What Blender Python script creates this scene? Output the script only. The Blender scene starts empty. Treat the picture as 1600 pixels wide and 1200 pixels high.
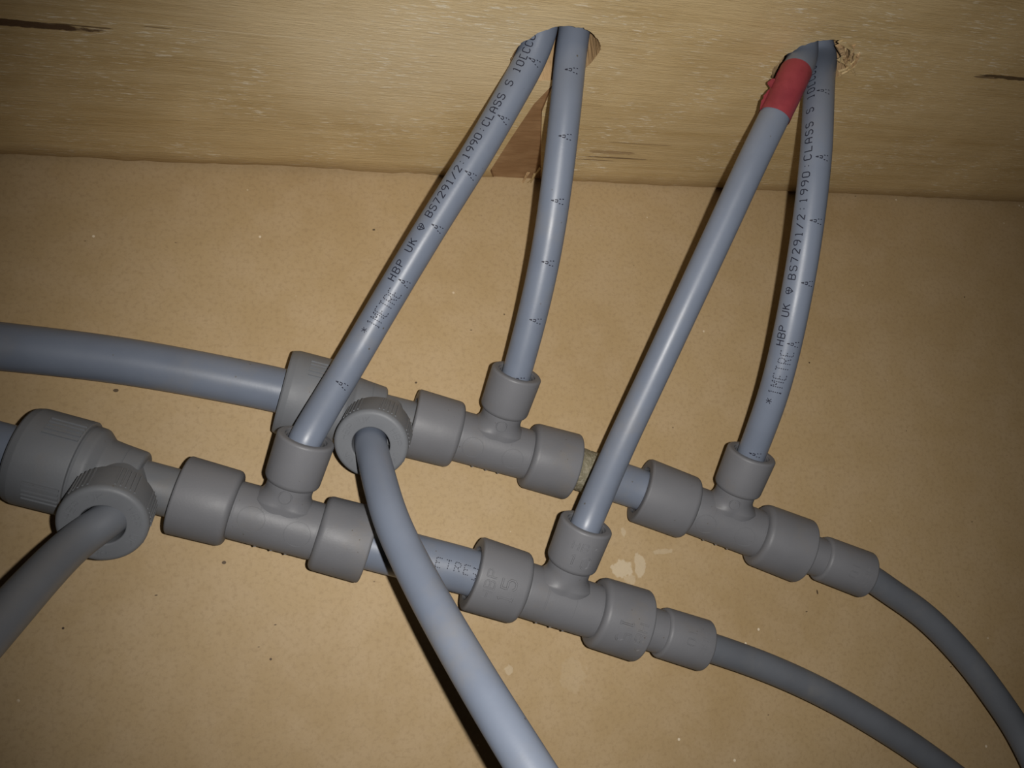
import bpy, bmesh, math, random
from mathutils import Vector, Matrix, noise
random.seed(7)
S = bpy.context.scene
MM = 0.001
# ------------------------------------------------------------------ camera
# the photograph was taken from 284 mm above the board; all lengths below are in millimetres
FPX = 1250.0                                   # focal length in pixels of a 1600 wide frame
N_ = Vector((-.291, .287, 1.0)).normalized()   # straight down, in camera space (x right, y down, z forward)
CAM_H = 283.8
def ray(px, py): return Vector(((px - 800) / FPX, (py - 600) / FPX, 1.0))
def _cam_floor(px, py): r = ray(px, py); return r * (CAM_H / N_.dot(r))
XA = (_cam_floor(1600, 318) - _cam_floor(0, 245)).normalized()   # along the joist
UA = -N_
YA = UA.cross(XA)
def to_world(c): return Vector((XA.dot(c), YA.dot(c), UA.dot(c) + CAM_H))
CAM = Vector((0, 0, CAM_H))
def at(px, py, h):                             # point at a height above the board
    r = ray(px, py); return to_world(r * ((CAM_H - h) / N_.dot(r)))
def atz(px, py, z): return to_world(ray(px, py) * z)   # point at a distance along the optical axis
YJ = at(0, 245, 0).y                           # front face of the joist
def on_joist(px, py):
    d = to_world(ray(px, py)) - CAM
    return CAM + d * (YJ / d.y)
def reach(J, px, py, length):                  # point seen at a pixel, a given length from J, on the near side
    d = (to_world(ray(px, py)) - CAM).normalized()
    m = CAM - J; b = m.dot(d); c = m.dot(m) - length * length
    disc = max(b * b - c, 0.0)
    return CAM + d * (-b - math.sqrt(disc))
def project(P):
    d = P - CAM
    c = XA * d.x + YA * d.y + UA * d.z
    return Vector((800 + FPX * c.x / c.z, 600 + FPX * c.y / c.z))

cam_data = bpy.data.cameras.new('camera')
cam = bpy.data.objects.new('camera', cam_data); S.collection.objects.link(cam)
cam_data.sensor_fit = 'HORIZONTAL'; cam_data.sensor_width = 36.0
cam_data.lens = 36.0 * FPX / 1600.0
cam_data.clip_start = 0.01; cam_data.clip_end = 20
_r = Vector((XA.x, YA.x, UA.x)); _u = -Vector((XA.y, YA.y, UA.y)); _b = -Vector((XA.z, YA.z, UA.z))
cam.matrix_world = Matrix(((_r.x, _u.x, _b.x, 0), (_r.y, _u.y, _b.y, 0), (_r.z, _u.z, _b.z, CAM_H * MM), (0, 0, 0, 1)))
S.camera = cam
S.view_settings.view_transform = 'Standard'; S.view_settings.look = 'None'
S.view_settings.exposure = 0.0; S.view_settings.gamma = 1.0; S.view_settings.use_curve_mapping = False
# ------------------------------------------------------------------ light: the phone's own flash, beside its lens
W = bpy.data.worlds.new('world'); S.world = W; W.use_nodes = True
W.node_tree.nodes['Background'].inputs[0].default_value = (.9, .75, .6, 1)
W.node_tree.nodes['Background'].inputs[1].default_value = .006
fl = bpy.data.lights.new('phone_flash', 'SPOT'); fl.energy = 2.95; fl.color = (1.0, .965, .92); fl.shadow_soft_size = .0016
fl.spot_size = math.radians(97.5); fl.spot_blend = 1.0
flo = bpy.data.objects.new('phone_flash', fl); S.collection.objects.link(flo)
_f = to_world(ray(870, 650)) - CAM          # the beam points a little right of the lens axis
flo.rotation_euler = _f.to_track_quat('-Z', 'Y').to_euler()
flo.location = (CAM + to_world(Vector((10.5, -1.0, 0))) - CAM) * MM

# ------------------------------------------------------------------ materials
class NT:
    def __init__(s, name):
        s.m = bpy.data.materials.new(name); s.m.use_nodes = True
        s.t = s.m.node_tree; s.b = s.t.nodes['Principled BSDF']
        s.co = s.t.nodes.new('ShaderNodeTexCoord').outputs['Object']
    def n(s, typ, **kw):
        nd = s.t.nodes.new(typ)
        for k, v in kw.items(): setattr(nd, k, v)
        return nd
    def link(s, a, b): s.t.links.new(a, b)
    def put(s, sock, v):
        if hasattr(v, 'is_linked') or hasattr(v, 'links'): s.link(v, sock)
        else: sock.default_value = v
    def math(s, op, a, b=0.0, clamp=False):
        nd = s.n('ShaderNodeMath', operation=op); nd.use_clamp = clamp
        s.put(nd.inputs[0], a); s.put(nd.inputs[1], b); return nd.outputs[0]
    def scale(s, vec, sc, off=(0, 0, 0), rot=(0, 0, 0)):
        nd = s.n('ShaderNodeMapping'); s.link(vec, nd.inputs[0])
        nd.inputs['Scale'].default_value = sc; nd.inputs['Location'].default_value = off; nd.inputs['Rotation'].default_value = rot
        return nd.outputs[0]
    def noise(s, sc, vec=None, detail=3.0, rough=.55, dist=0.0):
        nd = s.n('ShaderNodeTexNoise'); s.link(vec if vec is not None else s.co, nd.inputs['Vector'])
        nd.inputs['Scale'].default_value = sc; nd.inputs['Detail'].default_value = detail
        nd.inputs['Roughness'].default_value = rough; nd.inputs['Distortion'].default_value = dist
        return nd.outputs['Fac']
    def voro(s, sc, vec=None):
        nd = s.n('ShaderNodeTexVoronoi'); s.link(vec if vec is not None else s.co, nd.inputs['Vector'])
        nd.inputs['Scale'].default_value = sc
        return nd.outputs['Distance'], nd.outputs['Color']
    def rng(s, v, a, b, c=0.0, d=1.0):
        nd = s.n('ShaderNodeMapRange', interpolation_type='SMOOTHSTEP'); s.link(v, nd.inputs[0])
        for i, x in enumerate((a, b, c, d)): nd.inputs[i + 1].default_value = x
        return nd.outputs[0]
    def mix(s, f, a, b):
        nd = s.n('ShaderNodeMix', data_type='RGBA'); s.put(nd.inputs[0], f)
        for sk, v in ((nd.inputs[6], a), (nd.inputs[7], b)):
            if isinstance(v, tuple): sk.default_value = (*v[:3], 1)
            else: s.link(v, sk)
        return nd.outputs[2]
    def blob(s, c, size, wob=0.0, wsc=400.0, rot=(0, 0, 0), edge=.8):       # mask with a shape of its own, 1 inside
        nd = s.n('ShaderNodeVectorMath', operation='SUBTRACT'); s.link(s.co, nd.inputs[0]); nd.inputs[1].default_value = Vector(c) * MM
        v = s.scale(nd.outputs[0], tuple(1 / (x * MM) for x in size), rot=rot)
        ln = s.n('ShaderNodeVectorMath', operation='LENGTH'); s.link(v, ln.inputs[0])
        d = ln.outputs['Value']
        if wob:
            d = s.math('ADD', d, s.math('MULTIPLY', s.math('SUBTRACT', s.noise(wsc, detail=3), .5), wob * 2))
        return s.rng(d, 1.08, edge)
    def bump(s, h, strength, dist=.0003, base=None):
        nd = s.n('ShaderNodeBump'); s.link(h, nd.inputs['Height']); nd.inputs['Strength'].default_value = strength
        nd.inputs['Distance'].default_value = dist
        if base is not None: s.link(base, nd.inputs['Normal'])
        return nd.outputs[0]
    def out(s, color, rough=.5, normal=None, spec=.5):
        s.put(s.b.inputs['Base Color'], color if not isinstance(color, tuple) else (*color[:3], 1)); s.put(s.b.inputs['Roughness'], rough)
        s.b.inputs['Specular IOR Level'].default_value = spec
        if normal is not None: s.link(normal, s.b.inputs['Normal'])
        return s.m

def mat_pipe(name, col, rough):
    k = NT(name)
    c = k.mix(k.rng(k.noise(60, detail=4), .35, .75), col, tuple(x * .9 for x in col))
    c = k.mix(k.math('MULTIPLY', k.rng(k.noise(25, detail=5, rough=.65), .55, .8), .5), c, (.25, .23, .2))
    sp, _ = k.voro(210)
    c = k.mix(k.math('MULTIPLY', k.rng(sp, .09, .04), k.rng(k.noise(90), .55, .62)), c, (.10, .09, .08))
    return k.out(c, k.rng(k.noise(40), .3, .7, rough - .05, rough + .08), k.bump(k.noise(900, detail=2), .05), .5)
M_PIPE = mat_pipe('grey_pipe_plastic', (.176, .206, .268), .39)
M_PIPE_DULL = mat_pipe('dull_grey_pipe_plastic', (.138, .150, .172), .47)

def mat_fit(name, col):
    k = NT(name)
    c = k.mix(k.rng(k.noise(45, detail=5), .3, .75), col, tuple(x * .87 for x in col))
    c = k.mix(k.math('MULTIPLY', k.rng(k.noise(38, detail=6, rough=.7), .5, .75), .45), c, (.19, .165, .135))
    d, _ = k.voro(330)
    c = k.mix(k.math('MULTIPLY', k.rng(d, .10, .03), k.rng(k.noise(150), .52, .6)), c, (.09, .075, .06))
    return k.out(c, k.rng(k.noise(70), .3, .7, .46, .6), k.bump(k.noise(1500, detail=3), .10), .4)
M_FIT = mat_fit('grey_fitting_plastic', (.163, .166, .180))
M_NUT = mat_fit('grey_nut_plastic', (.165, .174, .190))

k = NT('black_ink'); M_INK = k.out((.018, .02, .035), .55, None, .3)
k = NT('red_tape')
M_TAPE = k.out(k.mix(k.rng(k.noise(160, detail=4), .35, .7), (.29, .045, .058), (.23, .032, .045)), .5, k.bump(k.noise(500, detail=3), .35), .4)
k = NT('dried_jointing_paste')
M_PASTE = k.out(k.mix(k.rng(k.noise(700, detail=3), .4, .65), (.20, .18, .12), (.30, .27, .20)), .7, k.bump(k.noise(1200, detail=3), .8, .0006), .3)

# brown paper face of the board
k = NT('brown_paper_board')
c = k.mix(k.rng(k.noise(9, detail=4), .3, .72), (.495, .358, .192), (.433, .304, .154))
c = k.mix(k.math('MULTIPLY', k.rng(k.noise(55, detail=5, rough=.65), .35, .7), .45), c, (.54, .405, .25))
c = k.mix(k.math('MULTIPLY', k.rng(k.noise(620, detail=4, rough=.7), .45, .7), .38), c, (.32, .215, .11))
d, _ = k.voro(95); c = k.mix(k.math('MULTIPLY', k.rng(d, .045, .025), k.rng(k.noise(37), .55, .60)), c, (.07, .045, .025))
d, _ = k.voro(130, k.scale(k.co, (1, 1, 1), (.31, .17, 0))); c = k.mix(k.math('MULTIPLY', k.rng(d, .08, .05), k.rng(k.noise(31, k.scale(k.co, (1, 1, 1), (.5, .2, 0))), .57, .61)), c, (.80, .68, .50))
d, _ = k.voro(60, k.scale(k.co, (1, 2.6, 1), (.1, .4, 0), (0, 0, .7))); c = k.mix(k.math('MULTIPLY', k.rng(d, .036, .02), k.rng(k.noise(43), .5, .56)), c, (.10, .065, .035))
PALE = (.70, .60, .44)
for (px, py, a, b, al) in ((972, 888, 4.6, 3.4, .6), (1000, 884, 2.4, 4.6, .5), (985, 905, 2.4, 2.0, .35), (1035, 862, 4.2, 1.0, .3), (974, 830, .9, 2.0, .35), (795, 1047, 1.5, 1.7, .35), (895, 1055, 5.0, 6.0, .12)):
    P = at(px, py, 0); c = k.mix(k.math('MULTIPLY', k.blob((P.x, P.y, 0), (a, b, 40), .8, 420), al), c, PALE)
for (px, py, a, b) in ((584, 359, .55, .4), (423, 1030, .45, .4), (350, 879, .7, .6), (181, 610, .9, .6), (650, 598, .5, .4), (1277, 925, .4, .9), (700, 1020, .4, .3)):
    P = at(px, py, 0); c = k.mix(k.math('MULTIPLY', k.blob((P.x, P.y, 0), (a, b, 40), .3, 700), .85), c, (.05, .03, .018))
nb = k.bump(k.noise(1400, detail=3), .12, .0003, k.bump(k.noise(120, detail=4), .10, .0008))
M_BOARD = k.out(c, .62, nb, .32)

# sawn softwood
def wood_colors(k, light, dark):
    g = k.noise(1, k.scale(k.co, (14, 60, 260)), detail=5, rough=.55, dist=.15)
    c = k.mix(k.rng(g, .2, .85), light, dark)
    f = k.noise(1, k.scale(k.co, (55, 300, 900), rot=(0, .05, 0)), detail=4, rough=.65)
    c = k.mix(k.math('MULTIPLY', k.rng(f, .5, .75), .35), c, tuple(x * .7 for x in dark))
    c = k.mix(k.math('MULTIPLY', k.rng(k.noise(26, detail=4), .42, .7), .55), c, tuple(min(1, x * 1.14) for x in light))
    return c, f
k = NT('pale_sawn_timber')
c, f = wood_colors(k, (.66, .505, .275), (.53, .375, .17))
v = k.scale(k.co, (170, 400, 1500), rot=(0, .12, 0))
fib = k.noise(1, v, detail=4, rough=.7)
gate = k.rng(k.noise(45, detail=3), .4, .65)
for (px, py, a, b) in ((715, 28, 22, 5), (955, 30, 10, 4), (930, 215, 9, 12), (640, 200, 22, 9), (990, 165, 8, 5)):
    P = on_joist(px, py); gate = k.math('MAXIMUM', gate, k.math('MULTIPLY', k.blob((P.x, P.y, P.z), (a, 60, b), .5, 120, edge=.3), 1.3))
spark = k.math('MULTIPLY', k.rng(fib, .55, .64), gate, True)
P = on_joist(640, 90); c = k.mix(k.math('MULTIPLY', k.blob((P.x, P.y, P.z), (90, 60, 46), .7, 22, edge=.2), .5), c, (.84, .70, .47))  # broad pale patch: the flash's sheen on the face, painted into the wood colour
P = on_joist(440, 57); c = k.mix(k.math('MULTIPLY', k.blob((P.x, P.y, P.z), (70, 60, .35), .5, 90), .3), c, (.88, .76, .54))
c = k.mix(k.math('MULTIPLY', spark, .75), c, (.97, .90, .74))  # glints on the sawn fibres, painted as pale dashes in the colour
for (px, py, a, b, col, al, rt) in ((20, 36, 21, 1.5, (.075, .035, .018), .95, 0), (118, 40, 10, .35, (.09, .05, .02), .8, 0), (1590, 123, 20, 1.0, (.07, .04, .02), .9, 0), (1540, 121, 6, .6, (.09, .05, .03), .7, 0),
        (955, 238, 11, 1.3, (.24, .14, .07), .55, 0), (965, 247, 16, .5, (.12, .07, .035), .8, 0), (930, 250, 9, .35, (.14, .08, .04), .7, 0), (245, 43, 4, .3, (.12, .07, .03), .6, 0), (1000, 225, 14, .5, (.30, .20, .10), .6, 0)):
    P = on_joist(px, py); c = k.mix(k.math('MULTIPLY', k.blob((P.x, P.y, P.z), (a, 60, b), .45, 300), al), c, col)
b1 = k.bump(fib, .45, .0007, k.bump(f, .35, .0006))
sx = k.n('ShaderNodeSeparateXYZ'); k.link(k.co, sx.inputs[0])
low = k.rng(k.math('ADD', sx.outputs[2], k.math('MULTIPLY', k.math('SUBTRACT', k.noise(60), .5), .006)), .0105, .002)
c = k.mix(k.math('MULTIPLY', low, .6), c, (.30, .19, .08))  # dark wane along the foot, with its shadow band painted in
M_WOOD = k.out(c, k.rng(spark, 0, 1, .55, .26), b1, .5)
k = NT('drilled_timber'); c, f = wood_colors(k, (.58, .40, .22), (.42, .26, .12))
M_BORE = k.out(c, .7, k.bump(k.noise(1, k.scale(k.co, (900, 90, 900)), detail=4), .7, .001), .25)
k = NT('reddish_knot_timber')
c = k.mix(k.rng(k.noise(1, k.scale(k.co, (60, 60, 130), rot=(0, .6, 0)), detail=5, dist=.5), .3, .7), (.37, .225, .115), (.27, .15, .07))
M_KNOT = k.out(c, .55, k.bump(k.noise(1, k.scale(k.co, (120, 100, 500), rot=(0, .8, 0)), detail=4), .4, .0008), .35)

# ------------------------------------------------------------------ mesh helpers (millimetres, world coordinates)
def link_mesh(name, bm, mats, parent=None, origin=None, sharp=40):
    o0 = origin if origin is not None else Vector((0, 0, 0))
    bmesh.ops.recalc_face_normals(bm, faces=bm.faces)
    for v in bm.verts: v.co = (v.co - o0) * MM
    me = bpy.data.meshes.new(name); bm.to_mesh(me); bm.free()
    for m in (mats if isinstance(mats, (list, tuple)) else [mats]): me.materials.append(m)
    for p in me.polygons: p.use_smooth = True
    me.set_sharp_from_angle(angle=math.radians(sharp))
    ob = bpy.data.objects.new(name, me); S.collection.objects.link(ob)
    if parent is not None: ob.parent = parent
    else: ob.location = o0 * MM
    return ob
def thing(name, loc, label, cat, group=None):
    o = bpy.data.objects.new(name, None); S.collection.objects.link(o)
    o.empty_display_size = .01; o.location = loc * MM
    return tag(o, label, cat, group)
def tag(o, label, cat, group=None):
    o['label'] = label; o['category'] = cat
    if group: o['group'] = group
    return o
def frame(axis, ref=None):
    a = axis.normalized()
    r = ref if ref is not None else Vector((0, 0, 1))
    e1 = (r - a * r.dot(a)).normalized(); e2 = a.cross(e1)
    return a, e1, e2
def fillet(pts, n=5):                          # [(t, r, radius)] -> rounded outline
    out = []
    L = len(pts)
    for i, p in enumerate(pts):
        rad = p[2] if len(p) > 2 else 0
        if rad <= 0: out.append((p[0], p[1])); continue
        P = Vector(p[:2]); A = Vector(pts[i - 1][:2]); B = Vector(pts[(i + 1) % L][:2])
        da = (A - P); db = (B - P)
        la, lb = da.length, db.length; da.normalize(); db.normalize()
        cs = max(-1, min(1, da.dot(db))); ang = math.acos(cs)
        if ang > math.pi - .02: out.append((p[0], p[1])); continue
        t = min(rad / math.tan(ang / 2), la * .49, lb * .49); rr = t * math.tan(ang / 2)
        cen = P + (da + db).normalized() * (rr / math.sin(ang / 2))
        a0 = P + da * t - cen; a1 = P + db * t - cen
        th0 = math.atan2(a0.y, a0.x); dth = math.atan2(a1.y, a1.x) - th0
        while dth > math.pi: dth -= 2 * math.pi
        while dth < -math.pi: dth += 2 * math.pi
        for j in range(n + 1):
            th = th0 + dth * j / n
            out.append((cen.x + rr * math.cos(th), cen.y + rr * math.sin(th)))
    return out
def revolve(bm, prof, o, fr, seg=72, closed=True, flare=None):
    a, e1, e2 = fr
    rings = []
    for (t, r) in prof:
        if r < 1e-4: rings.append([bm.verts.new(o + a * t)]); continue
        rings.append([bm.verts.new(o + a * t + (e1 * math.cos(2 * math.pi * j / seg) + e2 * math.sin(2 * math.pi * j / seg)) * (r + (flare(t, e1 * math.cos(2 * math.pi * j / seg) + e2 * math.sin(2 * math.pi * j / seg)) if flare else 0))) for j in range(seg)])
    m = len(rings)
    for i in range(m if closed else m - 1):
        A, B = rings[i], rings[(i + 1) % m]
        if len(A) == 1 and len(B) == 1: continue
        for j in range(seg):
            k2 = (j + 1) % seg
            if len(A) == 1: bm.faces.new((A[0], B[j], B[k2]))
            elif len(B) == 1: bm.faces.new((A[j], B[0], A[k2]))
            else: bm.faces.new((A[j], B[j], B[k2], A[k2]))
def ribbon(bm, pts, w, surf, h=.0, step=.5, caps=True):    # raised line on a surface: surf(u, v, height)
    P = [Vector(p) for p in pts]; Q = [P[0]]
    for a, b in zip(P, P[1:]):
        n = max(1, int((b - a).length / step + .5))
        Q += [a + (b - a) * i / n for i in range(1, n + 1)]
    if len(Q) < 2: return
    rows = []
    closed = (P[0] - P[-1]).length < 1e-6
    for i, q in enumerate(Q):
        if closed: d = Q[(i + 1) % (len(Q) - 1)] - Q[(i - 1) % (len(Q) - 1)]
        else: d = Q[min(i + 1, len(Q) - 1)] - Q[max(i - 1, 0)]
        d.normalize(); nn = Vector((-d.y, d.x)) * w / 2
        if h > .08: rows.append([bm.verts.new(surf(*(q + nn * 1.5), -.12)), bm.verts.new(surf(*(q + nn * .8), h)), bm.verts.new(surf(*(q - nn * .8), h)), bm.verts.new(surf(*(q - nn * 1.5), -.12))])
        else: rows.append([bm.verts.new(surf(*(q + nn), h)), bm.verts.new(surf(*(q - nn), h))])
    for A, B in zip(rows, rows[1:]):
        for j in range(len(A) - 1): bm.faces.new((A[j], A[j + 1], B[j + 1], B[j]))
GL = {  # stroke letters on a 4 x 6 grid
 'A': [[(0,0),(0,4),(1,6),(3,6),(4,4),(4,0)],[(0,2.5),(4,2.5)]], 'B': [[(0,0),(0,6),(3,6),(4,5),(4,4),(3,3),(0,3)],[(3,3),(4,2),(4,1),(3,0),(0,0)]],
 'C': [[(4,5),(3,6),(1,6),(0,5),(0,1),(1,0),(3,0),(4,1)]], 'E': [[(4,6),(0,6),(0,0),(4,0)],[(0,3),(3,3)]], 'H': [[(0,0),(0,6)],[(4,0),(4,6)],[(0,3),(4,3)]],
 'K': [[(0,0),(0,6)],[(4,6),(0,2.6)],[(1.4,3.6),(4,0)]], 'L': [[(0,6),(0,0),(4,0)]], 'M': [[(0,0),(0,6),(2,3),(4,6),(4,0)]], 'P': [[(0,0),(0,6),(3,6),(4,5),(4,4),(3,3),(0,3)]],
 'R': [[(0,0),(0,6),(3,6),(4,5),(4,4),(3,3),(0,3)],[(2,3),(4,0)]], 'S': [[(4,5),(3,6),(1,6),(0,5),(0,4),(1,3),(3,3),(4,2),(4,1),(3,0),(1,0),(0,1)]], 'T': [[(0,6),(4,6)],[(2,6),(2,0)]],
 'U': [[(0,6),(0,1),(1,0),(3,0),(4,1),(4,6)]], '1': [[(1,5),(2,6),(2,0)],[(1,0),(3,0)]], '2': [[(0,5),(1,6),(3,6),(4,5),(4,4),(0,0),(4,0)]],
 '5': [[(4,6),(0,6),(0,3.5),(3,3.5),(4,2.5),(4,1),(3,0),(1,0),(0,1)]], '7': [[(0,6),(4,6),(1.5,0)]], '9': [[(4,3.2),(1,3),(0,4),(0,5),(1,6),(3,6),(4,5),(4,2),(2.6,0)]],
 '0': [[(1,0),(0,1),(0,5),(1,6),(3,6),(4,5),(4,1),(3,0),(1,0)]], '/': [[(0,0),(4,6)]], ':': [[(2,1),(2,1.7)],[(2,4),(2,4.7)]], '.': [[(2,2.6),(2,3.6)]], '[': [[(3.5,6),(.5,6),(.5,0),(3.5,0)]],
 '*': [[(0,1),(4,5)],[(0,5),(4,1)],[(2,0),(2,6)]], '@': [[(2,0),(0,3),(0,4.6),(1,6),(2,5),(3,6),(4,4.6),(4,3),(2,0)],[(0,3.2),(4,3.2)],[(2,0),(2,5)]],
 'a': [[(.6,0),(.6,.8)],[(3.4,0),(3.4,.8)],[(.8,1.5),(.8,2.3)],[(3.2,1.5),(3.2,2.3)],[(1.3,3),(2.7,3)],[(1.3,3.1),(1.5,4.3)],[(2.7,3.1),(2.5,4.3)],[(1.7,4.7),(2,6)],[(2.3,4.7),(2,6)]],
}
def letter(bm, ch, cx, cy, w, hgt, lw, surf, h, du=(1, 0), dash=False, step=.45):   # glyph centred at (cx, cy) in the surface's own u,v; du = reading direction
    if ch not in GL: return
    d = Vector(du); up = Vector((d.y, -d.x)); c0 = Vector((cx, cy))
    for st in GL[ch]:
        q = [c0 + d * ((x - 2) / 4 * w) + up * ((y - 3) / 6 * hgt) for x, y in st]
        if dash:
            for a, b in zip(q, q[1:]):
                n = max(1, int((b - a).length / .62))
                for i in range(n): ribbon(bm, [a + (b - a) * ((i + .12) / n), a + (b - a) * ((i + .72) / n)], lw, surf, h, step)
        else: ribbon(bm, q, lw, surf, h, step)
def cyl_surf(o, fr, r):
    a, e1, e2 = fr
    return lambda u, v, h: o + a * u + (e1 * math.cos(v / r) + e2 * math.sin(v / r)) * (r + h)
def cyl_hit(px, py, o, fr, r):                 # where a line of sight meets a cylinder: (u, v) on its surface
    a, e1, e2 = fr
    d = (to_world(ray(px, py)) - CAM).normalized(); m = CAM - o
    dp = d - a * d.dot(a); mp = m - a * m.dot(a)
    A = dp.dot(dp); B = mp.dot(dp); C = mp.dot(mp) - r * r
    t = (-B - math.sqrt(max(B * B - A * C, 0))) / A
    P = m + d * t
    return P.dot(a), math.atan2(P.dot(e2), P.dot(e1)) * r
def circle2(cx, cy, r, n=28): return [(cx + r * math.cos(2 * math.pi * i / n), cy + r * math.sin(2 * math.pi * i / n)) for i in range(n + 1)]

# paths
def spline(P, per=14):
    P = [Vector(p) for p in P]
    E_ = [P[0] * 2 - P[1]] + P + [P[-1] * 2 - P[-2]]
    out = []
    for i in range(1, len(E_) - 2):
        p0, p1, p2, p3 = E_[i - 1:i + 3]
        t0 = 0; t1 = (p1 - p0).length ** .5; t2 = t1 + (p2 - p1).length ** .5; t3 = t2 + (p3 - p2).length ** .5
        for j in range(per):
            t = t1 + (t2 - t1) * j / per
            A1 = p0 * ((t1 - t) / (t1 - t0)) + p1 * ((t - t0) / (t1 - t0)); A2 = p1 * ((t2 - t) / (t2 - t1)) + p2 * ((t - t1) / (t2 - t1)); A3 = p2 * ((t3 - t) / (t3 - t2)) + p3 * ((t - t2) / (t3 - t2))
            B1 = A1 * ((t2 - t) / (t2 - t0)) + A2 * ((t - t0) / (t2 - t0)); B2 = A2 * ((t3 - t) / (t3 - t1)) + A3 * ((t - t1) / (t3 - t1))
            out.append(B1 * ((t2 - t) / (t2 - t1)) + B2 * ((t - t1) / (t2 - t1)))
    out.append(P[-1]); return out
def smooth(P, it=30, keep=0):
    P = [p.copy() for p in P]
    for _ in range(it):
        Q = [p.copy() for p in P]
        for i in range(1 + keep, len(P) - 1 - keep): Q[i] = P[i] * .5 + (P[i - 1] + P[i + 1]) * .25
        P = Q
    return P
class Path:
    def __init__(s, pts):
        s.p = pts; s.s = [0.0]
        for a, b in zip(pts, pts[1:]): s.s.append(s.s[-1] + (b - a).length)
        s.t = [(pts[min(i + 1, len(pts) - 1)] - pts[max(i - 1, 0)]).normalized() for i in range(len(pts))]
        s.px = [project(p) for p in pts]
    def at(s, u):
        i = 0
        lo, hi = 0, len(s.s) - 1
        while hi - lo > 1:
            m = (lo + hi) // 2
            if s.s[m] <= u: lo = m
            else: hi = m
        f = (u - s.s[lo]) / (s.s[hi] - s.s[lo])
        P = s.p[lo].lerp(s.p[hi], f); T = s.t[lo].lerp(s.t[hi], f).normalized()
        return P, T
    def s_of(s, px, py):
        q = Vector((px, py)); best = None
        for i in range(len(s.px) - 1):
            a, b = s.px[i], s.px[i + 1]; d = b - a
            if d.length_squared < 1e-9: continue
            f = max(0, min(1, (q - a).dot(d) / d.length_squared)); e = (a + d * f - q).length
            if best is None or e < best[0]: best = (e, s.s[i] + (s.s[i + 1] - s.s[i]) * f)
        return best[1]
    def surf(s, r):
        def fn(u, v, h):
            P, T = s.at(u); toc = CAM - P
            n = (toc - T * toc.dot(T)).normalized(); rt = T.cross(n); th = v / r
            return P + (n * math.cos(th) + rt * math.sin(th)) * (r + h)
        return fn
def tube(bm, pts, r, seg=40, cap=True, rad=None):
    T = [(pts[min(i + 1, len(pts) - 1)] - pts[max(i - 1, 0)]).normalized() for i in range(len(pts))]
    e = T[0].orthogonal().normalized(); rings = []
    for i, p in enumerate(pts):
        e = (e - T[i] * e.dot(T[i])).normalized(); g = T[i].cross(e)
        rr = rad(i) if rad else r
        rings.append([bm.verts.new(p + (e * math.cos(2 * math.pi * j / seg) + g * math.sin(2 * math.pi * j / seg)) * rr) for j in range(seg)])
    for A, B in zip(rings, rings[1:]):
        for j in range(seg): bm.faces.new((A[j], A[(j + 1) % seg], B[(j + 1) % seg], B[j]))
    if cap: bm.faces.new(rings[0][::-1]); bm.faces.new(rings[-1])

# ------------------------------------------------------------------ the setting
def box(bm, x0, x1, y0, y1, z0, z1):
    v = [bm.verts.new((x, y, z)) for x in (x0, x1) for y in (y0, y1) for z in (z0, z1)]
    for q in ((0, 1, 3, 2), (4, 6, 7, 5), (0, 4, 5, 1), (2, 3, 7, 6), (0, 2, 6, 4), (1, 5, 7, 3)): bm.faces.new([v[i] for i in q])
bm = bmesh.new(); box(bm, -420, 640, -420, YJ + 46, -12.5, 0)
fl_ = link_mesh('floor', bm, M_BOARD); fl_['kind'] = 'structure'; fl_['label'] = 'brown paper faced board under the pipes'; fl_['category'] = 'board'

def apply_bool(ob, cutters):
    for c_ in cutters:
        md = ob.modifiers.new('cut', 'BOOLEAN'); md.operation = 'DIFFERENCE'; md.object = c_; md.solver = 'EXACT'
    dg = bpy.context.evaluated_depsgraph_get(); dg.update()
    me = bpy.data.meshes.new_from_object(ob.evaluated_get(dg))
    ob.modifiers.clear(); ob.data = me
    for c_ in cutters: bpy.data.objects.remove(c_)
bm = bmesh.new(); secs = []
xs = [-300 + i * 3.0 for i in range(281)]
for x in xs:
    w1 = noise.noise(Vector((x * .03, 1.3, 0))); w2 = noise.noise(Vector((x * .16, 7.7, 0))); w3 = noise.noise(Vector((x * .5, 2.2, 0)))
    rb = 2.6 + 1.3 * w1 + .9 * w2; dy = .5 * w2 + .35 * w3
    if x > 60: rb *= .55
    pr = [(YJ, 190), (YJ, 150), (YJ, 115), (YJ, 60), (YJ, 30), (YJ, 12), (YJ, rb + 2.5)]
    for j in range(1, 6):
        a_ = math.pi / 2 * j / 5; pr.append((YJ + max(rb, .5) * (1 - math.cos(a_)) + dy * j / 5 * .5 - (.5 * j / 5 if x < 60 else 0), .05 + (rb + 1.2) * (1 - math.sin(a_))))
    pr += [(YJ + 45, .05), (YJ + 45, 190)]
    secs.append([bm.verts.new((x, y, z)) for y, z in pr])
for A, B in zip(secs, secs[1:]):
    for j in range(len(A)): bm.faces.new((A[j], A[(j + 1) % len(A)], B[(j + 1) % len(A)], B[j]))
bm.faces.new(secs[0]); bm.faces.new(secs[-1][::-1])
HOLE_L = (91.0, 80.3, 12.4); HOLE_R = (181.9, 85.1, 13.6)
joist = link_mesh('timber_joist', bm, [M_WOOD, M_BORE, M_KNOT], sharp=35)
tag(joist, 'pale sawn timber joist across the top with two drilled holes the pipes enter', 'joist')
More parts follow.
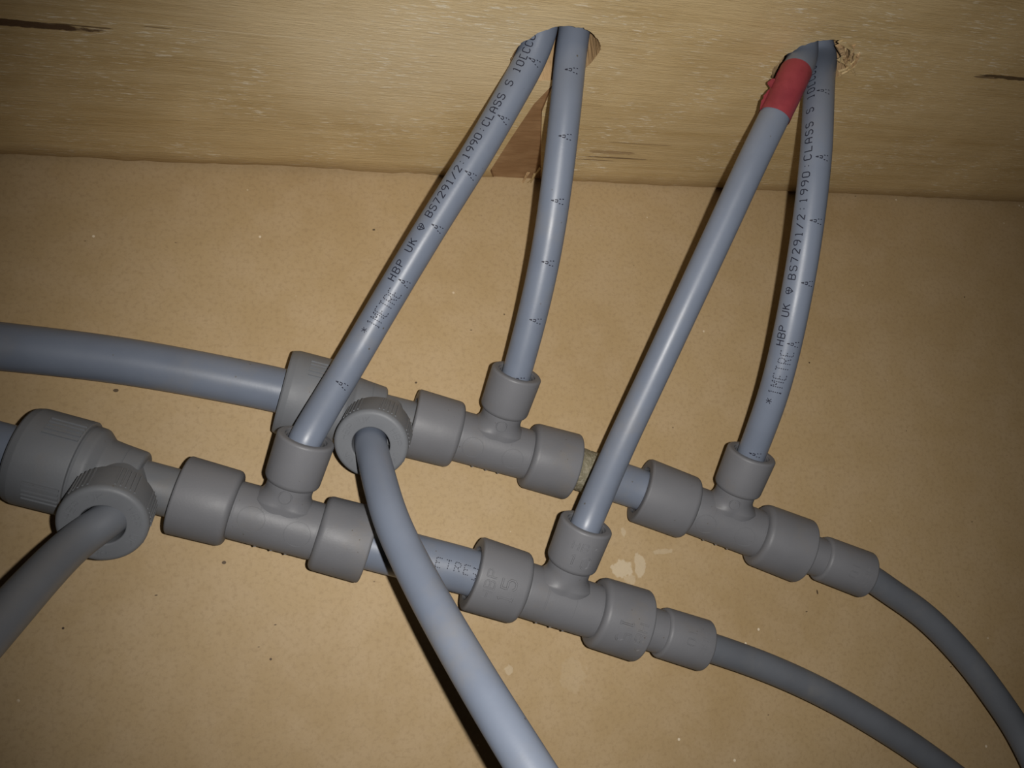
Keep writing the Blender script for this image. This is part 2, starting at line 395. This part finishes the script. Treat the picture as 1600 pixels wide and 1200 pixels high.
def bore_cutter(cx, cz, r, rag, seed, worn):
    bm = bmesh.new(); seg = 96; rows = []
    for y in (-8, -.05, 1.2, 2.5, 4, 6, 8.5, 12, 52):
        f = max(0, 1 - max(y, 0) / 5.0)
        row = []
        for j in range(seg):
            th = 2 * math.pi * j / seg
            rr = r + f * rag * (noise.noise(Vector((math.cos(th) * 3.5, math.sin(th) * 3.5, seed))) * 1.1 + noise.noise(Vector((math.cos(th) * 11, math.sin(th) * 11, seed))) * .8)
            rr += worn[0] * max(0, 1 - max(y, 0) / worn[1]) * max(0, math.cos(th - worn[2])) ** 2    # edge worn where a pipe leans on it
            row.append(bm.verts.new((cx + rr * math.cos(th), YJ + y, cz + rr * math.sin(th))))
        rows.append(row)
    for A, B in zip(rows, rows[1:]):
        for j in range(seg): bm.faces.new((A[j], A[(j + 1) % seg], B[(j + 1) % seg], B[j]))
    bm.faces.new(rows[0]); bm.faces.new(rows[-1])
    for f_ in bm.faces: f_.material_index = 1
    return link_mesh('cutter', bm, [M_WOOD, M_BORE, M_KNOT])
def chip_cutter(pix, depth):                   # shallow flat chip split out of the face
    bm = bmesh.new(); A = []; B = []
    P = [on_joist(*p) for p in pix]; c = sum(P, Vector()) / len(P)
    for p in P:
        A.append(bm.verts.new(p + Vector((0, -3, 0)) + (p - c) * .03))
        B.append(bm.verts.new(p.lerp(c, .06) + Vector((0, depth, 0))))
    bm.faces.new(A); bm.faces.new(B[::-1])
    n = len(A)
    for j in range(n): bm.faces.new((A[j], A[(j + 1) % n], B[(j + 1) % n], B[j]))
    for f_ in bm.faces: f_.material_index = 2
    return link_mesh('cutter', bm, [M_WOOD, M_BORE, M_KNOT])
apply_bool(joist, [bore_cutter(*HOLE_L, .55, 1.0, (4.4, 7.5, 3.9)), bore_cutter(*HOLE_R, 1.0, 4.0, (0.9, 4.0, 2.68)),
                   chip_cutter([(866, 128), (848, 172), (846, 225), (846, 290), (772, 290), (764, 268), (800, 212), (835, 160)], 1.1)])
for p in joist.data.polygons: p.use_smooth = True
joist.data.set_sharp_from_angle(angle=math.radians(35))
# split fibres round the right-hand hole and one tuft at the foot of the chip
def splinter(pts, w, th):
    bm = bmesh.new(); rows = []
    for i, p in enumerate(pts):
        t = i / (len(pts) - 1); ww = w * (1 - .75 * t); d = (pts[min(i + 1, len(pts) - 1)] - pts[max(i - 1, 0)]).normalized()
        s_ = d.cross(Vector((0, -1, 0))).normalized() * ww / 2; u = Vector((0, -th, 0)) * (1 - .6 * t)
        rows.append([bm.verts.new(p - s_), bm.verts.new(p - s_ * .6 + u), bm.verts.new(p + s_ * .6 + u), bm.verts.new(p + s_)])
    for A, B in zip(rows, rows[1:]):
        for j in range(4): bm.faces.new((A[j], A[(j + 1) % 4], B[(j + 1) % 4], B[j]))
    bm.faces.new(rows[0][::-1]); bm.faces.new(rows[-1])
    return link_mesh('splinter', bm, M_WOOD if random.random() < .6 else M_BORE, joist)
def jp(px, py, off): p = on_joist(px, py); return Vector((p.x, YJ - off, p.z))
for (a, b, c_, w) in (((1311, 70), (1320, 88), (1324, 112), 2.6), ((1313, 64), (1330, 74), (1328, 98), 2.2), ((1312, 92), (1326, 98), (1336, 116), 2.2), ((1322, 112), (1336, 100), (1343, 82), 1.8), ((1312, 112), (1322, 104), (1336, 92), 1.6),
                      ((1334, 70), (1330, 82), (1322, 96), 1.6), ((1342, 84), (1336, 94), (1328, 106), 1.4), ((1320, 76), (1316, 84), (1312, 95), 1.6), ((1312, 120), (1316, 112), (1330, 108), 1.6)):
    splinter([jp(*a, -.4), jp(*b, random.uniform(.5, 1.1)), jp(*c_, random.uniform(-.1, .5))], w, .8)
for (a, b, c_, w) in (((826, 270), (818, 280), (812, 290), 1.5), ((836, 272), (830, 281), (826, 288), 1.2), ((845, 262), (832, 276), (820, 286), 1.0)):
    splinter([jp(*a, -.3), jp(*b, .7), jp(*c_, .9)], w, .4)

# ------------------------------------------------------------------ fittings
def socket_profile(t0, t1, r, rin, step_in, wall=.9):       # mouth at t1, shoulder at t0, hollow for most of its length
    return fillet([(t0, 3.0, 0), (t0, r - .35, 2.0), (t1, r, .9), (t1, rin + wall, .35), (t1 - .9, rin + wall, .1), (t1 - .9, rin, .15), (t1 - 13.5, rin, 0), (t1 - 13.5, 3.0, 0)])
def ridge(bm, pts, surf, w=.28, h=.14): ribbon(bm, pts, w, surf, h, .5)
def emboss(parent, o0, surf, rows, mat, name='embossed_marking', h=.16):
    bm = bmesh.new()
    for (txt, cx, cy, w, hh, adv, du, lw) in rows:
        d = Vector(du)
        for i, ch in enumerate(txt):
            q = Vector((cx, cy)) + d * adv * (i - (len(txt) - 1) / 2)
            letter(bm, ch, q.x, q.y, w, hh, lw, surf, h, du)
    return link_mesh(name, bm, mat, parent, o0)
def tee(L, R, fr_l, fr_r, Jt, M, blen, label, marks, group='grey push-fit pipe tees', text=False):
    """straight tee: L, R socket mouths; fr_l, fr_r where the sockets end along the axis; Jt, M junction and branch mouth"""
    a = (R - L); ln = a.length; toc = CAM - (L + R) / 2
    fr = frame(a, toc); ax = fr[0]
    J = L + ax * Jt
    o0 = Vector((J.x, J.y, J.z - 12.2))
    root = thing('pipe_tee', o0, label, 'pipe tee', group)
    tl = ln * fr_l; tr = ln * fr_r
    # body with branch neck
    bm = bmesh.new()
    revolve(bm, fillet([(tl - .5, 8.85, 0), (tl + .7, 9.0, .3), (tr - .7, 9.0, .3), (tr + .5, 8.85, 0), (tr + .5, 4, 0), (tl - .5, 4, 0)]), L, fr)
    bd = (M - J); bl = bd.length; bfr = frame(bd, toc); bs = bl - 15.5
    revolve(bm, [(2.0, 7.1)] + [(5 + .4 * i, 7.15) for i in range(18)] + [(bs + .6, 7.2), (bs + .6, 3), (2.0, 3)], J, bfr,
            flare=lambda t, d: 2.9 * max(0, min(1, (11.6 - t) / 4.2)) ** 2.2 * abs(d.dot(ax)) ** 1.5 if 4.9 < t < 12 else 0)
    cs = cyl_surf(L, fr, 9.0); ns = cyl_surf(J, bfr, 7.25)
    for (px, py, r_, kind) in marks:
        if kind == 'b':
            u, v = cyl_hit(px, py, L, fr, 9.0); ridge(bm, circle2(u, v, r_), cs, .22, .09)
        elif kind == 'n':
            u, v = cyl_hit(px, py, J, bfr, 7.4); ridge(bm, circle2(u, v, r_, 20), cyl_surf(J, bfr, 7.3), .3, .16)
        elif kind == 'l':
            u, v = cyl_hit(px, py, L, fr, 9.0); ridge(bm, [(u, v - r_), (u, v + r_)], cs, .25, .10)
    for dt in (-4.5, 0.5, 5.0):                # little moulding burrs along the lower seam
        u = Jt + dt; c0 = cs(u, 9.0 * (-1.62 if fr[2].dot(Vector((0, -1, 0))) < 0 else 1.62), -.1)
        bmesh.ops.create_icosphere(bm, subdivisions=1, radius=.55, matrix=Matrix.Translation(c0))
    link_mesh('body', bm, M_FIT, root, o0)
    socks = []
    for (o_, dirv, l_) in ((L + ax * tl, -ax, tl), (L + ax * tr, ax, ln - tr)):
        bm = bmesh.new(); f2 = frame(dirv, toc)
        revolve(bm, socket_profile(0, l_, 12.15, 7.75, 0), o_, f2)
        socks.append((link_mesh('socket', bm, M_FIT, root, o0), o_, f2, l_))
    bm = bmesh.new(); revolve(bm, socket_profile(0, bl - bs, 8.85, 5.85, 0, .55), J + bfr[0] * bs, bfr)
    sb = link_mesh('socket', bm, M_FIT, root, o0)
    if text:
        s0, o_, f2, l_ = socks[0]; su = cyl_surf(o_, f2, 12.1); u, v = cyl_hit(790, 925, o_, f2, 12.1)
        emboss(s0, o0, su, [('HBP', l_ - 4.2, v + .8, 2.3, 3.2, 3.5, (0, 1), .42), ('15', l_ - 10.2, v + .2, 3.0, 4.6, 4.6, (0, 1), .5)], M_FIT)
        s1, o_, f2, l_ = socks[1]; su = cyl_surf(o_, f2, 12.1); u, v = cyl_hit(968, 985, o_, f2, 12.1)
        emboss(s1, o0, su, [('HBP', l_ - 4.0, v + .6, 2.3, 3.2, 3.5, (0, 1), .42), ('15', l_ - 9.6, v - .4, 3.0, 4.6, 4.6, (0, 1), .5)], M_FIT)
        o_ = J + bfr[0] * bs; su = cyl_surf(o_, bfr, 8.75); u, v = cyl_hit(914, 862, o_, bfr, 8.75)
        emboss(sb, o0, su, [('HBP', 10.4, v - .2, 2.0, 2.8, 3.1, (0, 1), .38), ('10', 5.4, v - .4, 2.6, 3.8, 4.4, (0, 1), .42)], M_FIT)
    return dict(root=root, L=L, R=R, ax=ax, J=J, M=M, b=bfr[0], fr=fr)

T1L, T1R = at(641, 660, 14.0), at(894, 729.5, 14.0)
T2L, T2R = at(1000, 765, 14.0), at(1254, 861, 21.0)
T3L, T3R = at(278, 772, 22.6), at(576, 852, 22.6)
T4L, T4R = at(737, 895, 22.6), at(1001, 977.5, 22.6)
def along(L, R, px, py):                       # parameter of the axis point nearest to a line of sight
    a = (R - L).normalized(); d = (to_world(ray(px, py)) - CAM).normalized(); w0 = L - CAM
    b = a.dot(d); return (b * d.dot(w0) - a.dot(w0)) / (1 - b * b)
def mk(L, R, jp_, mp, blen, pl, pr, label, marks, text=False):
    ln = (R - L).length; jt = along(L, R, *jp_); J = L + (R - L).normalized() * jt
    M = reach(J, mp[0], mp[1], blen)
    return tee(L, R, along(L, R, *pl) / ln, along(L, R, *pr) / ln, jt, M, blen, label, marks, text=text)
T1 = mk(T1L, T1R, (768, 695), (808, 581), 29, (714, 680), (823, 710), 'grey pipe tee in the far row whose branch feeds the left hole',
        [(739, 700, 3.7, 'b'), (801, 718, 3.7, 'b'), (783.6, 668, 1.9, 'n'), (756, 675, 1.6, 'l'), (801, 690, 1.6, 'l')])
T2 = mk(T2L, T2R, (1130, 814), (1175, 707), 29, (1079, 792), (1182, 833), 'grey pipe tee at the right end of the far row feeding the right hole',
        [(1103, 820, 3.7, 'b'), (1164, 840, 3.7, 'b'), (1148, 790, 1.9, 'n'), (1120, 798, 1.5, 'l'), (1166, 812, 1.5, 'l')])
T3 = mk(T3L, T3R, (436, 812), (479, 683), 29, (367, 794), (496, 831), 'grey pipe tee in the near row, left of the loose front pipe that crosses it',
        [(392, 812, 4.0, 'b'), (464, 836, 4.0, 'b'), (445, 779, 2.0, 'n'), (411, 788, 1.7, 'l'), (467, 803, 1.7, 'l')])
T4 = mk(T4L, T4R, (870, 936), (917, 817), 29, (816, 919), (928, 955), 'grey pipe tee in the near row with raised HBP 15 lettering, holding the red-taped pipe',
        [(858, 925, 6.0, 'l'), (860, 926, 6.0, 'l'), (903, 940, 6.0, 'l')], text=True)

def ribs(bm, o, fr, r, t0, t1, centers, n, pitch, w=.8, h=.5):
    a, e1, e2 = fr
    for c0 in centers:
        for i in range(n):
            th = math.radians(c0) + (i - (n - 1) / 2) * pitch / r
            d = e1 * math.cos(th) + e2 * math.sin(th); tg = a.cross(d)
            q = [o + a * t + d * rr + tg * s_ for t in (t0, t1) for (rr, s_) in ((r - .3, -w / 2), (r + h, -w / 3), (r + h, w / 3), (r - .3, w / 2))]
            v = [bm.verts.new(x) for x in q]
            for f_ in ((0, 1, 2, 3), (7, 6, 5, 4), (0, 4, 5, 1), (1, 5, 6, 2), (2, 6, 7, 3), (3, 7, 4, 0)): bm.faces.new([v[i2] for i2 in f_])
def reducing_tee(A0, B0, F_px, J_px, flen, label, spigot_end, turn):
    ax = (B0 - A0).normalized(); toc = CAM - (A0 + ax * 18); fr = frame(ax, toc)
    jt = along(A0, B0, *J_px); J = A0 + ax * jt; F = reach(J, F_px[0], F_px[1], flen)
    o0 = Vector((A0.x + ax.x * 18, A0.y + ax.y * 18, A0.z - 14.6))
    root = thing('nut_tee', o0, label, 'pipe tee', 'grey pipe tees with screwed nuts')
    bm = bmesh.new()
    revolve(bm, fillet([(16.6, 13.3, 0), (17.8, 13.5, .3), (20.4, 13.3, 2.2), (23.0, 10.9, 1.6), (26, 10.5, 0), (33.6, 9.8, 1.3), (33.9, 7.5, .3), (spigot_end, 7.4, .4), (spigot_end, 5.5, 0), (16.6, 5.5, 0)]), A0, fr)
    bfr = frame(F - J, Vector((0, 1, 0)))
    revolve(bm, fillet([(2, 8.7, 0), (flen - 11, 8.5, 0), (flen - 11, 4, 0), (2, 4, 0)]), J, bfr)
    cs = cyl_surf(A0, fr, 10.3)
    ridge(bm, [(28.5, -14), (28.5, 4)], cs, .25, .12)
    link_mesh('body', bm, M_NUT, root, o0)
    bm = bmesh.new()
    revolve(bm, fillet([(0, 8.3, .4), (0, 13.6, 0), (.5, 14.0, .5), (2.4, 14.5, 1.2), (16.9, 14.5, .3), (17.0, 13.3, 0), (17.0, 10.5, 0), (3, 10.5, 0), (1.2, 7.8, 0)]), A0, fr, 96)
    ribs(bm, A0, fr, 14.45, 6.6, 16.4, [turn + q for q in (-42, 42, 132, 222)], 5, 1.5)
    link_mesh('collar_nut', bm, M_NUT, root, o0)
    bm = bmesh.new(); t0 = flen - 13
    revolve(bm, fillet([(t0, 6, 0), (t0, 11.6, .8), (flen, 11.75, 1.5), (flen, 5.95, .5), (t0 + 2, 6.0, 0), (t0 + 2, 6, 0)]), J, bfr, 96)
    ribs(bm, J, bfr, 11.6, t0 + 1.2, flen - 2.4, [25, 90, 155, 215, 270, 325], 5, 1.35, .6, .4)
    nut = link_mesh('branch_nut', bm, M_NUT, root, o0)
    a2, e1, e2 = bfr
    ring = lambda u, v, h: J + a2 * (flen + h) + (e1 * math.cos(u / 8.7) + e2 * math.sin(u / 8.7)) * v
    bm = bmesh.new(); word = 'HBP UK'; n = len(word)
    for w0 in (-30, 100, 220):
        for i, ch in enumerate(word):
            letter(bm, ch, -math.radians(w0) * 8.7 + (i - 2.5) * 2.1 * -1, 8.7, 1.35, 1.9, .26, ring, .10, (-1, 0))
    link_mesh('embossed_marking', bm, M_NUT, nut, o0)
    return dict(J=J, F=F, b=bfr[0], ax=ax, A=A0)
UA0 = at(441, 611, 16.0); LA0 = at(35, 709, 22.6)
RU = reducing_tee(UA0, T1L, (579.3, 695.5), (597, 648), 25, 'grey tee with ribbed nuts in the far row, feeding the long front pipe', (T1L - UA0).length + 11, 0)
RL = reducing_tee(LA0, T3L, (159, 821), (192, 751), 26, 'grey tee with ribbed nuts in the near row at the left edge', (T3L - LA0).length + 11, 0)

def reducer(base, ax, t_start, c_px, label, end_px):
    fr = frame(ax, CAM - base); L0 = base
    end = base + ax * 400
    t0 = along(base, end, *c_px); t1 = along(base, end, *end_px)
    o0 = L0 + ax * t0; o0 = Vector((o0.x, o0.y, o0.z - 8.8))
    root = thing('pipe_reducer', o0, label, 'pipe reducer', 'grey end reducers')
    bm = bmesh.new(); revolve(bm, fillet([(-11, 5.4, 0), (-11, 7.3, .4), (t0 + .5, 7.3, 0), (t0 + .5, 4.5, 0), (t0, 4.5, 0)]), L0, fr)
    link_mesh('spigot', bm, M_FIT, root, o0)
    bm = bmesh.new(); revolve(bm, fillet([(t0, 4.6, 0), (t0, 8.5, 1.3), (t1, 8.75, .9), (t1, 5.6, .4), (t1 - 13, 5.5, 0), (t1 - 13, 4.6, 0)]), L0, fr)
    sk = link_mesh('socket', bm, M_FIT, root, o0)
    su = cyl_surf(L0, fr, 8.65); u, v = cyl_hit((c_px[0] + end_px[0]) / 2 + 6, (c_px[1] + end_px[1]) / 2 - 2, L0, fr, 8.65)
    emboss(sk, o0, su, [('HBP', t1 - 4.2, v + .4, 1.8, 2.4, 2.7, (0, 1), .32), ('10', t1 - 9.2, v - .3, 2.0, 3.0, 3.2, (0, 1), .34)], M_FIT, h=.12)
    return L0 + ax * t1
G0 = reducer(T2R, T2['ax'], 0, (1280, 873), 'grey pipe reducer at the right end of the far row', (1351, 905))
H0 = reducer(T4R, T4['ax'], 0, (1031, 985), 'grey pipe reducer at the right end of the near row', (1101, 1007))

# ------------------------------------------------------------------ pipes
def pipe(pts, r, label, mat=None, group=None, per=14, it=12):
    P = smooth(spline(pts, per), it, 1)
    bm = bmesh.new(); tube(bm, P, r)
    o0 = P[0].copy()
    ob = link_mesh('plastic_pipe', bm, mat or M_PIPE, None, o0)
    tag(ob, label, 'pipe', group)
    return ob, Path(P), o0
GRP = 'grey plastic water pipes'
a_ = RU['ax']
pipe([at(-420, 515, 22), at(-180, 524, 18), at(0, 541, 16.5), at(200, 565, 16), at(400, 602, 16), UA0 - a_ * .5, UA0 + a_ * 7, UA0 + a_ * 14], 7.5, 'thick grey pipe entering from the left edge into the far row nut', group=GRP)
a_ = RL['ax']
pipe([LA0 - a_ * 150, LA0 - a_ * 80, LA0 - a_ * 30, LA0 - a_ * .5, LA0 + a_ * 14], 7.5, 'thick grey pipe stub at the left edge entering the near row nut', group=GRP)
lk, pth, o0 = pipe([T1R - T1['ax'] * 12, T1R - T1['ax'] * 5, T1R + T1['ax'] * 2, T1R.lerp(T2L, .5), T2L - T2['ax'] * 2, T2L + T2['ax'] * 5, T2L + T2['ax'] * 12], 7.5, 'short grey pipe link between the two far row tees, behind the taped pipe', group=GRP)
bm = bmesh.new(); n_ = 26
sp = [pth.at(pth.s_of(893, 730) + (pth.s_of(931, 743) - pth.s_of(893, 730)) * i / n_)[0] for i in range(n_ + 1)]
tube(bm, sp, 7.7, 48, True, rad=lambda i: 7.72 + .3 * noise.noise(Vector((i * .7, 1, 0))) - (.24 if i in (0, n_) else 0))
for v in bm.verts: v.co += Vector((noise.noise(v.co * .9), noise.noise(v.co * .9 + Vector((9, 0, 0))), noise.noise(v.co * .9 + Vector((0, 9, 0))))) * .22
pr_ = link_mesh('jointing_paste', bm, M_PASTE, lk, o0); pr_['label'] = 'crusty yellowish paste on the pipe'
lk, pth, o0 = pipe([T3R - T3['ax'] * 12, T3R - T3['ax'] * 5, T3R + T3['ax'] * 2, T3R.lerp(T4L, .5), T4L - T4['ax'] * 2, T4L + T4['ax'] * 5, T4L + T4['ax'] * 12], 7.5, 'short grey pipe link between the two near row tees, under the front pipe', group=GRP)
bm = bmesh.new(); su = pth.surf(7.5); s0 = pth.s_of(700, 883); a0 = pth.s_of(738, 892)
for i, ch in enumerate('ETRE'): letter(bm, ch, s0 + (i - 1.4) * 3.1, 7.5 * math.radians(-3), 1.9, 3.0, .28, su, .035, (1, 0), True)
for i, ch in enumerate('1A'): letter(bm, ch, a0 + .3, 7.5 * math.radians(-2 + i * 20 - 10), 1.8, 3.0, .28, su, .035, (0, 1), True)
link_mesh('printed_text', bm, M_INK, lk, o0)['label'] = 'black printed lettering'

def text_on(ob, pth, o0, r, name, items):
    bm = bmesh.new(); su = pth.surf(r)
    for (txt, p0, p1, th0, th1, w, h, dash, lw) in items:
        s0 = pth.s_of(*p0); s1 = pth.s_of(*p1) if p1 else s0
        n = len(txt)
        for i, ch in enumerate(txt):
            f = i / (n - 1) if n > 1 else 0
            letter(bm, ch, s0 + (s1 - s0) * f, r * math.radians(th0 + (th1 - th0) * f), w, h, lw, su, .03, (1, 0), dash)
    t = link_mesh(name, bm, M_INK, ob, o0); t['label'] = 'black printed lettering'; return t
def branch_start(T, nxt):
    d = (nxt - T['M']).normalized().lerp(T['b'], .7).normalized()
    return [T['M'] - d * 8, T['M'] - d * 4, T['M']]
# A: near row, left tee -> left hole
Aob, Ap, Ao = pipe(branch_start(T3, atz(548, 567, 253)) + [atz(548, 567, 253), atz(599, 480, 255), atz(671, 360, 255.5), atz(746, 240, 255), atz(795, 155, 254.5), atz(831, 88, 254), Vector((85.2, YJ + 9, 83.6)), Vector((85.0, YJ + 28, 83)), Vector((85.0, YJ + 60, 82))], 5.05, 'grey pipe printed with black lettering, rising from the near row to the left hole', group=GRP, it=16)
Amarks = [((835, 103), 16), ((792, 195), 17), ((740, 280), 18), ((687, 361), 18), ((633, 444), 19), ((583, 528), 18), ((528, 605), 12)]
text_on(Aob, Ap, Ao, 5.05, 'printed_text', [('BS7291/2:1990:CLASS S 10[CCU.', (676, 341), (837, 52), -35, -27, 1.55, 2.55, False, .35),
    ('HBP UK', (614, 436), (649, 382), -29, -32, 1.55, 2.55, False, .35), ('@', (662, 360), None, -33, -33, 2.0, 2.6, False, .28),
    ('1METRE', (590, 511), (621, 462), -2, 10, 1.7, 4.3, True, .31), ('*', (578, 522), None, -18, -18, 1.6, 1.8, False, .22)])
for p, th in Amarks:
    if p[1] != 528: text_on(Aob, Ap, Ao, 5.05, 'printed_mark', [('a', p, None, th, th, 2.5, 4.2, False, .30)])
# B: far row, left tee -> left hole
Bob, Bp, Bo = pipe(branch_start(T1, atz(835, 480, 267)) + [atz(835, 480, 267), atz(856, 380, 262), atz(872, 270, 257), atz(884, 165, 254), atz(892, 85, 254.5), Vector((96.2, YJ + 10, 83)), Vector((96.2, YJ + 28, 83)), Vector((96.2, YJ + 60, 82))], 5.05, 'grey pipe standing nearly upright from the far row to the left hole', group=GRP, it=16)
for p, th in (((893, 120), 8), ((881, 217), 10), ((868, 314), 12), ((852, 408), 14), ((836, 497), 17), ((812, 587), 14)): text_on(Bob, Bp, Bo, 5.05, 'printed_mark', [('a', p, None, th, th, 2.3, 4.2, False, .30)])
# C: near row, right tee -> right hole, red tape
Cob, Cp, Co = pipe(branch_start(T4, atz(965, 705, 267)) + [atz(965, 705, 267), atz(1018, 592, 269), atz(1075, 470, 267), atz(1130, 352, 265), atz(1177, 250, 263), atz(1212, 178, 264), atz(1241, 117, 266.5), atz(1254, 87, 271.5), Vector((176.4, YJ + 14, 90)), Vector((176.4, YJ + 30, 89.5)), Vector((176.4, YJ + 60, 88))], 5.05, 'grey pipe with a red tape band near the right hole', group=GRP, it=16)
s0, s1 = Cp.s_of(1217.5, 187), Cp.s_of(1242.5, 112)
bm = bmesh.new(); n_ = 22
sp = [Cp.at(s0 + (s1 - s0) * i / n_)[0] for i in range(n_ + 1)]
tube(bm, sp, 5.3, 48, False, rad=lambda i: 5.32 + .12 * noise.noise(Vector((i * .4, 3, 0))))
def flap(u0, u1, th, out, n=8):                # torn tape edge standing off the pipe
    su = Cp.surf(5.25); rows = []
    for i in range(n + 1):
        u = u0 + (u1 - u0) * i / n; o_ = out * (.7 + .5 * noise.noise(Vector((u * 1.1, out, 5)))) * min(1, 4 * min(i + .4, n - i + .4) / n)
        b0 = su(u, 5.25 * math.radians(th + 14), 0); b1 = su(u, 5.25 * math.radians(th), .0)
        P, T = Cp.at(u); toc = (CAM - P); nn = (toc - T * toc.dot(T)).normalized(); rt = T.cross(nn)
        b2 = b1 - rt * o_ + nn * .3; off = nn * .12
        rows.append([bm.verts.new(x) for x in (b0, b1, b2, b2 - off, b1 - off, b0 - off)])
    for A, B in zip(rows, rows[1:]):
        for j in range(6): bm.faces.new((A[j], A[(j + 1) % 6], B[(j + 1) % 6], B[j]))
    bm.faces.new(rows[0][::-1]); bm.faces.new(rows[-1])
flap(s0 + 8, s0 + 11.5, -72, 2.2); flap(s0 - .3, s0 + 7.6, -74, 1.3); flap(s0 + 11, s1 - 2.5, -75, .3)
link_mesh('red_tape', bm, M_TAPE, Cob, Co)['label'] = 'red tape wrapped round the pipe'
# D: far row, right tee -> right hole
Dob, Dp, Do = pipe(branch_start(T2, atz(1207, 620, 275)) + [atz(1207, 620, 275), atz(1228, 540, 270), atz(1250, 430, 265), atz(1264, 340, 263), atz(1275, 240, 263), atz(1278.5, 165, 268.5), atz(1281, 120, 276), atz(1284, 90, 283), Vector((188.2, YJ + 16, 82.8)), Vector((188.4, YJ + 30, 82)), Vector((188.4, YJ + 60, 81))], 5.05, 'grey pipe printed with black lettering, curving from the far row to the right hole', group=GRP, it=16)
text_on(Dob, Dp, Do, 5.05, 'printed_text', [('BS7291/2:1990:CLASS S 10[CCU.', (1243, 433), (1271, 116), -29, -31, 1.55, 2.55, False, .35),
    ('HBP UK', (1222, 533), (1234, 478), -24, -29, 1.55, 2.55, False, .35), ('@', (1239, 454), None, -29, -29, 2.0, 2.6, False, .28),
    ('1METRE', (1217, 608), (1237, 551), 2, 12, 1.7, 4.3, True, .31), ('*', (1213, 622), None, -8, -8, 1.7, 2.0, False, .24)])
for p, th in (((1292, 65), 20), ((1287, 160), 16), ((1285, 255), 24), ((1277, 350), 28), ((1264, 444), 33), ((1245, 537), 26), ((1188, 703), 14)): text_on(Dob, Dp, Do, 5.05, 'printed_mark', [('a', p, None, th, th, 2.3, 4.2, False, .30)])
# E: long pipe from the far row nut out of the bottom of the picture
b_ = RU['b']; F_ = RU['F']
d_ = (atz(590, 738, 237) - F_).normalized().lerp(b_, .45).normalized()
pipe([F_ - d_ * 12, F_ - d_ * 6, F_, atz(590, 738, 237), atz(606, 800, 225), atz(630, 856, 216), atz(676, 945, 203), atz(735, 1047, 189), atz(779, 1120, 181), atz(829, 1200, 173), atz(935, 1370, 163), atz(1060, 1560, 158), atz(1220, 1800, 158)], 5.05, 'long grey pipe curving from the far row nut to the bottom edge', group=GRP, it=80)
# F: pipe from the near row nut out of the left edge
b_ = RL['b']; F_ = RL['F']
F_ = F_ + to_world(Vector((1.0, -1.0, 0))) - CAM
d_ = (atz(112, 850, 208) - F_).normalized().lerp(b_, .3).normalized()
pipe([F_ - d_ * 12, F_ - d_ * 6, F_, atz(128, 838, 213.5), atz(92, 871, 204), atz(50, 916, 191), atz(0, 972, 177), atz(-70, 1050, 163), atz(-170, 1160, 150), atz(-330, 1330, 142)], 5.05, 'grey pipe coming off the near row nut to the left edge', M_PIPE_DULL, group=GRP, it=160)
# G, H: pipes from the end reducers
x_ = T2['ax']
pipe([G0 - x_ * 11, G0 - x_ * 5, G0 + x_ * .5, at(1392, 925, 22.5), at(1440, 958, 21.5), at(1482, 998, 20.5), at(1524, 1046, 20), at(1562, 1098, 20), at(1600, 1156, 20), at(1660, 1290, 26), at(1700, 1480, 40)], 5.05, 'grey pipe curving from the far row reducer off the right edge', M_PIPE_DULL, group=GRP, it=50)
x_ = T4['ax']
pipe([H0 - x_ * 11, H0 - x_ * 5, H0 + x_ * .5, at(1150, 1025, 21), at(1204, 1045, 20), at(1265, 1072, 19), at(1326, 1104, 18), at(1400, 1149, 17), at(1468, 1196, 16), at(1600, 1300, 14), at(1740, 1430, 10)], 5.05, 'grey pipe curving from the near row reducer off the bottom right corner', M_PIPE_DULL, group=GRP, it=50)
